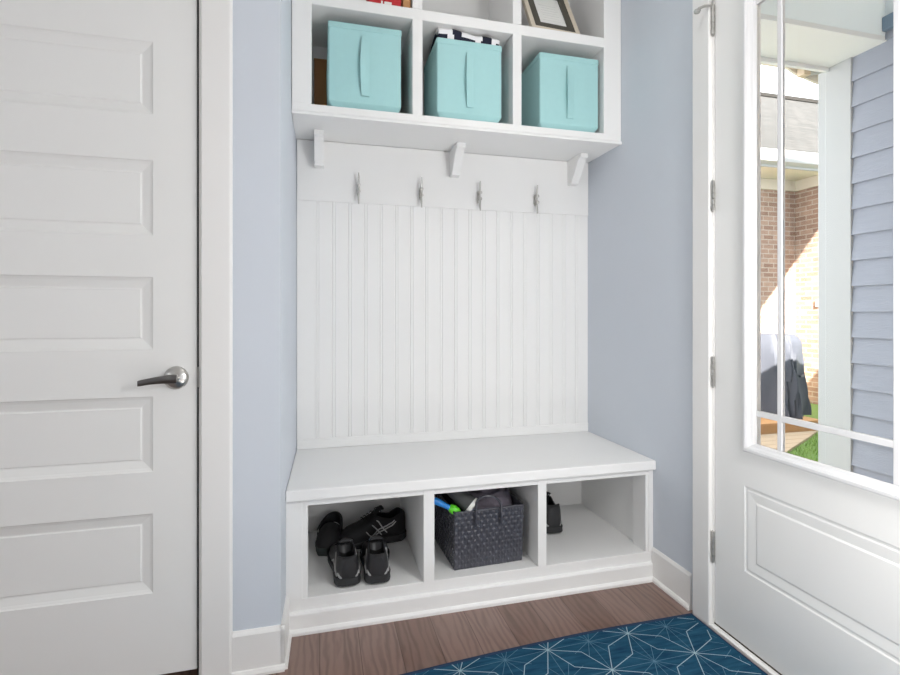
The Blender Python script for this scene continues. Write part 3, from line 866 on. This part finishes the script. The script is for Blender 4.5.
# ------------------------------------------------------------------ outside: porch
Z0 = -.35
XS = 3.28
M['porch'] = mat('porch_boards', (222, 206, 182), .8, var=.1, scale=4, stretch=(3, 20, 3))
bm = NB(); box(bm, 1.462, XS-.002, -4, 2.70, -.30, -.06); struct('porch_floor', bm, M['porch'])
# siding wall of the wing opposite the door, lapped boards
bm = NB(); zz = -.30; ex = .162
z = 1.09-1.479+ex*0.0
z = 2.569-ex*18
while z < 2.86:
    za, zb = z, min(z+ex+.02, 2.88)
    hexa(bm, [(XS-.018, -4, za), (XS+.004, -4, za), (XS+.004, 2.50, za), (XS-.018, 2.50, za),
              (XS+.000, -4, zb), (XS+.006, -4, zb), (XS+.006, 2.50, zb), (XS+.000, 2.50, zb)])
    z += ex
sid = struct('wall_siding', bm, M['siding'], label='grey blue lap siding wall across the porch')
bm = NB(); box(bm, XS+.006, 4.0, -4, 2.60, Z0, 2.72); box(bm, 4.0, 8.8, -4, 2.60, Z0, 2.43)
prism(bm, [(5.63, 2.42), (8.8, 2.42), (8.8, 5.6), (8.4, 5.53)], lambda u, v, w: (u, w, v), 2.4, 2.6)  # unseen low wing and gable shaped to cast shade on grill and brick
struct('wall_wing_blocker', bm, M['siding'])
bm = NB()
box(bm, XS-.022, XS+.030, 2.458, 2.625, Z0, 2.7245); box(bm, XS-.004, XS+.040, 2.624, 2.690, Z0, 2.7245)
struct('trim_8', bm, M['extw'], .004, label='white corner board at the end of the siding')
bm = NB(); box(bm, 1.462, XS, 2.262, 2.60, 2.725, 2.755); box(bm, 1.462, 4.0, 2.60, 2.625, 2.70, 2.95); struct('trim_9', bm, M['soffitw'], .003, label='white porch beam soffit')
bm = NB(); box(bm, 1.462, XS-.014, 2.262, 2.60, 2.754, 3.30); box(bm, XS-.016, XS+.004, 2.262, 2.60, 2.754, 3.30); struct('trim_10', bm, M['porchblue'], .003)  # beam near face: bluish grey of its shade is put into the colour
bm = NB(); box(bm, XS-.045, XS-.012, -4, 2.262, 2.775, 2.86); struct('trim_11', bm, M['dkblue'], .006)
bm = NB(); box(bm, 1.462, XS+.02, -4, 2.262, 3.25, 3.30); box(bm, XS-.012, XS+.02, -4, 2.262, 2.86, 3.25); struct('porch_ceiling', bm, M['porchblue'])
bm = NB(); box(bm, -2.6, XS+.6, -5, 2.62, 3.31, 3.42); box(bm, XS+.03, 4.05, -4, 2.62, 2.73, 2.80); struct('roof_lower', bm, M['shingle'])
bm = NB(); eave = []  # unseen sloped slab added to shade the upper brick, no real eave
for x, wd in ((3.9, 2.6), (5.32, 2.15), (6.26, .8), (8.9, .5)):
    a = Vector((x, 2.6, 4.33+(x-5.32)*1.117)); b = a+Vector((-.4, -1, 1.6))*wd; up = Vector((0, 0, .07))
    eave.append([a, a+up, b+up, b])
loft(bm, eave)
struct('sun_blocker', bm, M['shingle'])
lamp = thing('eave_box', 'small beige box under the white porch eave outside', 'box', (3.36, 2.865, 2.802))
bm = NB(); box(bm, -.03, .03, -.03, .03, 0, .065); obj('housing', bm, M['beige'], lamp, .004)
bm = NB(); prism(bm, [(.0, .01), (.15, .045), (.15, .07), (0, .065)], lambda u, v, w: (.03+u, w, v), -.02, .02); obj('arm', bm, M['extw'], lamp, .003)
bm = NB(); box(bm, 1.5, 3.9, 2.626, 2.92, 2.868, 2.90)
prism(bm, [(3.24, 2.87), (3.34, 2.83), (3.52, 2.79), (3.7, 2.78), (3.9, 2.80), (3.9, 2.87)], lambda u, v, w: (u, w, v), 2.90, 2.92)
struct('trim_12', bm, M['extc'], .003, label='pale porch gutter')

# ------------------------------------------------------------------ outside: yard
bm = NB(); box(bm, 1.5, 14, 2.72, 12, Z0-.15, Z0); struct('ground', bm, M['soil'])
pl = thing('wood_platform', 'low brown timber platform under the covered grill', 'platform', (5.2, 5.4, Z0))
bm = NB()
for k in range(8):
    y0 = 4.86+k*.19; box(bm, 4.2-5.2, 5.98-5.2, y0-5.4, y0+.182-5.4, .11, .15)
obj('deck_boards', bm, M['timber'], pl, .004)
bm = NB(); box(bm, 4.22-5.2, 5.96-5.2, 4.87-5.4, 4.92-5.4, 0, .11); obj('front_beam', bm, M['timber'], pl, .004)
bm = NB(); box(bm, 5.90-5.2, 5.96-5.2, 4.92-5.4, 6.3-5.4, 0, .11); obj('side_beam', bm, M['timber'], pl, .004)
# pale plank walkway, edge running diagonally
wk = thing('plank_walkway', 'pale plank walkway between the lawn and the platform', 'walkway', (4.2, 4.3, Z0))
bm = NB()
edge = lambda y: 4.9+(y-4.3)*1.15/.62
for k in range(-3, 4):
    ya = 4.30+.138*k; yb_ = ya+.131
    hexa(bm, [(x-4.2, y-4.3, z) for z in (0, .03) for x, y in ((3.0, ya), (edge(ya), ya), (edge(yb_), yb_), (3.0, yb_))])
obj('planks', bm, M['plank'], wk, .004)
bm = NB()
for k in range(9000):
    x = random.uniform(3.3, 6.6); y = random.uniform(2.75, 4.9)
    # keep to the near side of the walkway edge
    if (y-4.3)*1.15-(x-4.9)*.62 > -.02: continue
    h = random.uniform(.03, .07); a = random.uniform(0, 2*PI); w = .006
    dx, dy = math.cos(a)*w, math.sin(a)*w; lx_, ly_ = random.uniform(-.025, .025), random.uniform(-.025, .025)
    bm.faces.new([bm.verts.new(p) for p in ((x-dx, y-dy, Z0), (x+dx, y+dy, Z0), (x+lx_, y+ly_, Z0+h))])
tag(obj('lawn_grass', bm, M['grass']), 'short green grass beside the plank walkway', 'grass', kind='stuff')

# covered grill
gr = thing('covered_grill', 'barbecue grill under a slate grey fabric cover on the timber platform', 'grill', (5.68, 4.95, Z0+.151), math.radians(28))
bm = NB(); rings = []
gw, gd, gh = .56, 1.15, 1.04
NP = 72
for k in range(19):
    s = k/18; z = s*gh
    tp = 1-.14*s-.10*ss((s-.9)/.1)
    ring_ = []
    for i in range(NP):
        a = 2*PI*i/NP; c, sn = math.cos(a), math.sin(a)
        e = .38
        x = gw/2*math.copysign(abs(c)**e, c)*tp; y = gd/2*math.copysign(abs(sn)**e, sn)*(tp+.03)
        wr = (.026*math.sin(a*9+s*3)+.016*math.sin(a*19-s*8)+.012*math.sin(a*31+s*5))*(1-s*.6)+.018*math.sin(s*9+a*4)*(s*(1-s))*2
        r = 1+wr/.4
        ring_.append((gw/2+x*r, gd/2+y*r, z-(.03*math.sin(a*2+1) if 0 < s < .98 else 0)*s))
    rings.append(ring_)
loft(bm, rings); obj('fabric_cover', bm, M['cover'], gr, smooth=True)
bm = NB(); box(bm, .20, .36, -.012, .012, .50, .53); obj('cover_strap', bm, M['cover'], gr, .004)

# neighbouring house
nh = thing('neighbor_house', 'brick neighbouring house with white gutter and grey shingle roof', 'house', (0, 0, 0))
bm = NB()
box(bm, 4.0, 7.76, 6.77, 6.95, Z0, 3.5); box(bm, 7.76, 7.95, 6.36, 6.95, Z0, 3.5); box(bm, 7.95, 12, 6.36, 6.5, Z0, 3.5)
obj('brick_wall', bm, M['brick'], nh)
bm = NB(); box(bm, 3.8, 12, 6.20, 6.80, 3.335, 3.36); obj('soffit', bm, M['extc'], nh)
bm = NB(); box(bm, 4.0, 7.735, 6.735, 6.772, 3.165, 3.336); box(bm, 7.725, 7.762, 6.33, 6.77, 3.165, 3.336); obj('frieze_board', bm, M['extc'], nh, .003)
bm = NB(); loft(bm, [[(x, 6.20, 3.36), (x, 6.09, 3.40), (x, 6.07, 3.50), (x, 6.05, 3.56), (x, 6.20, 3.56)] for x in (3.8, 12)])
box(bm, 3.8, 12, 6.18, 6.205, 3.335, 3.56); obj('gutter', bm, M['extw'], nh)
bm = NB(); hexa(bm, [(3.6, 6.12, 3.54), (16, 6.12, 3.54), (16, 12, 7.44), (3.6, 12, 7.44), (3.6, 6.12, 3.58), (16, 6.12, 3.58), (16, 12, 7.50), (3.6, 12, 7.50)]); obj('roof', bm, M['shingle'], nh)
bm = NB(); box(bm, 3.6, 16, 11.9, 12.1, 7.46, 7.56); obj('ridge_cap', bm, M['dark'], nh)
bm = NB(); box(bm, 7.735, 7.762, 6.34, 6.40, 1.22, 1.34); obj('outlet_box', bm, M['extc'], nh, .005)

# ------------------------------------------------------------------ light
w = bpy.data.worlds.new('sky'); sc.world = w; w.use_nodes = True
nt = w.node_tree; bg = nt.nodes['Background']
tc = nt.nodes.new('ShaderNodeTexCoord'); sp = nt.nodes.new('ShaderNodeSeparateXYZ'); cr = nt.nodes.new('ShaderNodeValToRGB')
nt.links.new(tc.outputs['Generated'], sp.inputs[0]); nt.links.new(sp.outputs['Z'], cr.inputs['Fac'])
cr.color_ramp.elements[0].position = 0; cr.color_ramp.elements[0].color = (1, 1, 1, 1)
cr.color_ramp.elements[1].position = 1; cr.color_ramp.elements[1].color = (.84, .92, 1, 1)
nt.links.new(cr.outputs['Color'], bg.inputs['Color'])
bg.inputs['Strength'].default_value = 3.5
def light(name, kind, loc, target, energy, color=(1, 1, 1), **k):
    l = bpy.data.lights.new(name, kind); l.energy = energy; l.color = color
    for a, b in k.items(): setattr(l, a, b)
    o = bpy.data.objects.new(name, l); C.objects.link(o); o.location = loc
    o.rotation_euler = (Vector(target)-Vector(loc)).to_track_quat('-Z', 'Y').to_euler()
    return o
light('sun', 'SUN', (4, -6, 10), (4+.4, -6+1, 10-.772), 38, (1, .92, .82), angle=.01)
light('rear_fill', 'AREA', (-.25, -3.19, 1.25), (-.25, 0, 1.25), 6.0, (1, .985, .97), shape='RECTANGLE', size=2.6, size_y=2.1)  # added fill from the camera side; the wall behind has no window
light('left_fill', 'AREA', (-2.38, -.3, 1.3), (0, -.3, 1.3), 18, (1, .985, .97), shape='RECTANGLE', size=1.6, size_y=1.6)  # added fill for the right wall and door; solid wall, no window here
light('overhead_fill', 'AREA', (.75, 1.2, CEIL-.02), (.75, 1.2, 0), 3.0, (1, .975, .945), shape='DISK', size=.5)  # added overhead fill for the bench seat, no fixture there
light('upward_fill', 'AREA', (.50, .70, .12), (.52, .95, 2), 4.6, (1, .975, .95), shape='DISK', size=.5)  # added upward fill to lift the underside of the upper shelf
light('low_rear_fill', 'POINT', (.2, -.75, .62), (0, 0, 0), 12, (1, .975, .945), shadow_soft_size=.28)  # added low fill behind the camera, not a lamp of the room
light('door_side_fill', 'POINT', (1.12, .25, 1.5), (0, 0, 0), 24, (1, .99, .975), shadow_soft_size=.06)  # added key fill, stands in for daylight through the door glass
light('door_side_fill_low', 'POINT', (1.04, .38, .6), (0, 0, 0), 9, (1, .985, .97), shadow_soft_size=.12)  # second added fill on the door side, nearer the floor
light('right_wall_fill', 'POINT', (1.10, .60, 1.3), (0, 0, 0), 13, (1, .99, .98), shadow_soft_size=.1)  # added fill close to the right wall, brightens the niche side

# ------------------------------------------------------------------ camera
cam = bpy.data.cameras.new('camera'); co = bpy.data.objects.new('camera', cam); C.objects.link(co)
cam.sensor_width = 36; cam.sensor_fit = 'HORIZONTAL'; cam.lens = 504.13/900*36
cam.shift_x = 0; cam.shift_y = (315.02-337.5)/900
cam.clip_start = .02; cam.clip_end = 200
co.location = (0, 0, 1.09); co.rotation_euler = (PI/2, 0, -.2528)
sc.camera = co
sc.view_settings.view_transform = 'Standard'; sc.view_settings.look = 'None'
sc.view_settings.exposure = 0; sc.view_settings.gamma = 1; sc.view_settings.use_curve_mapping = False
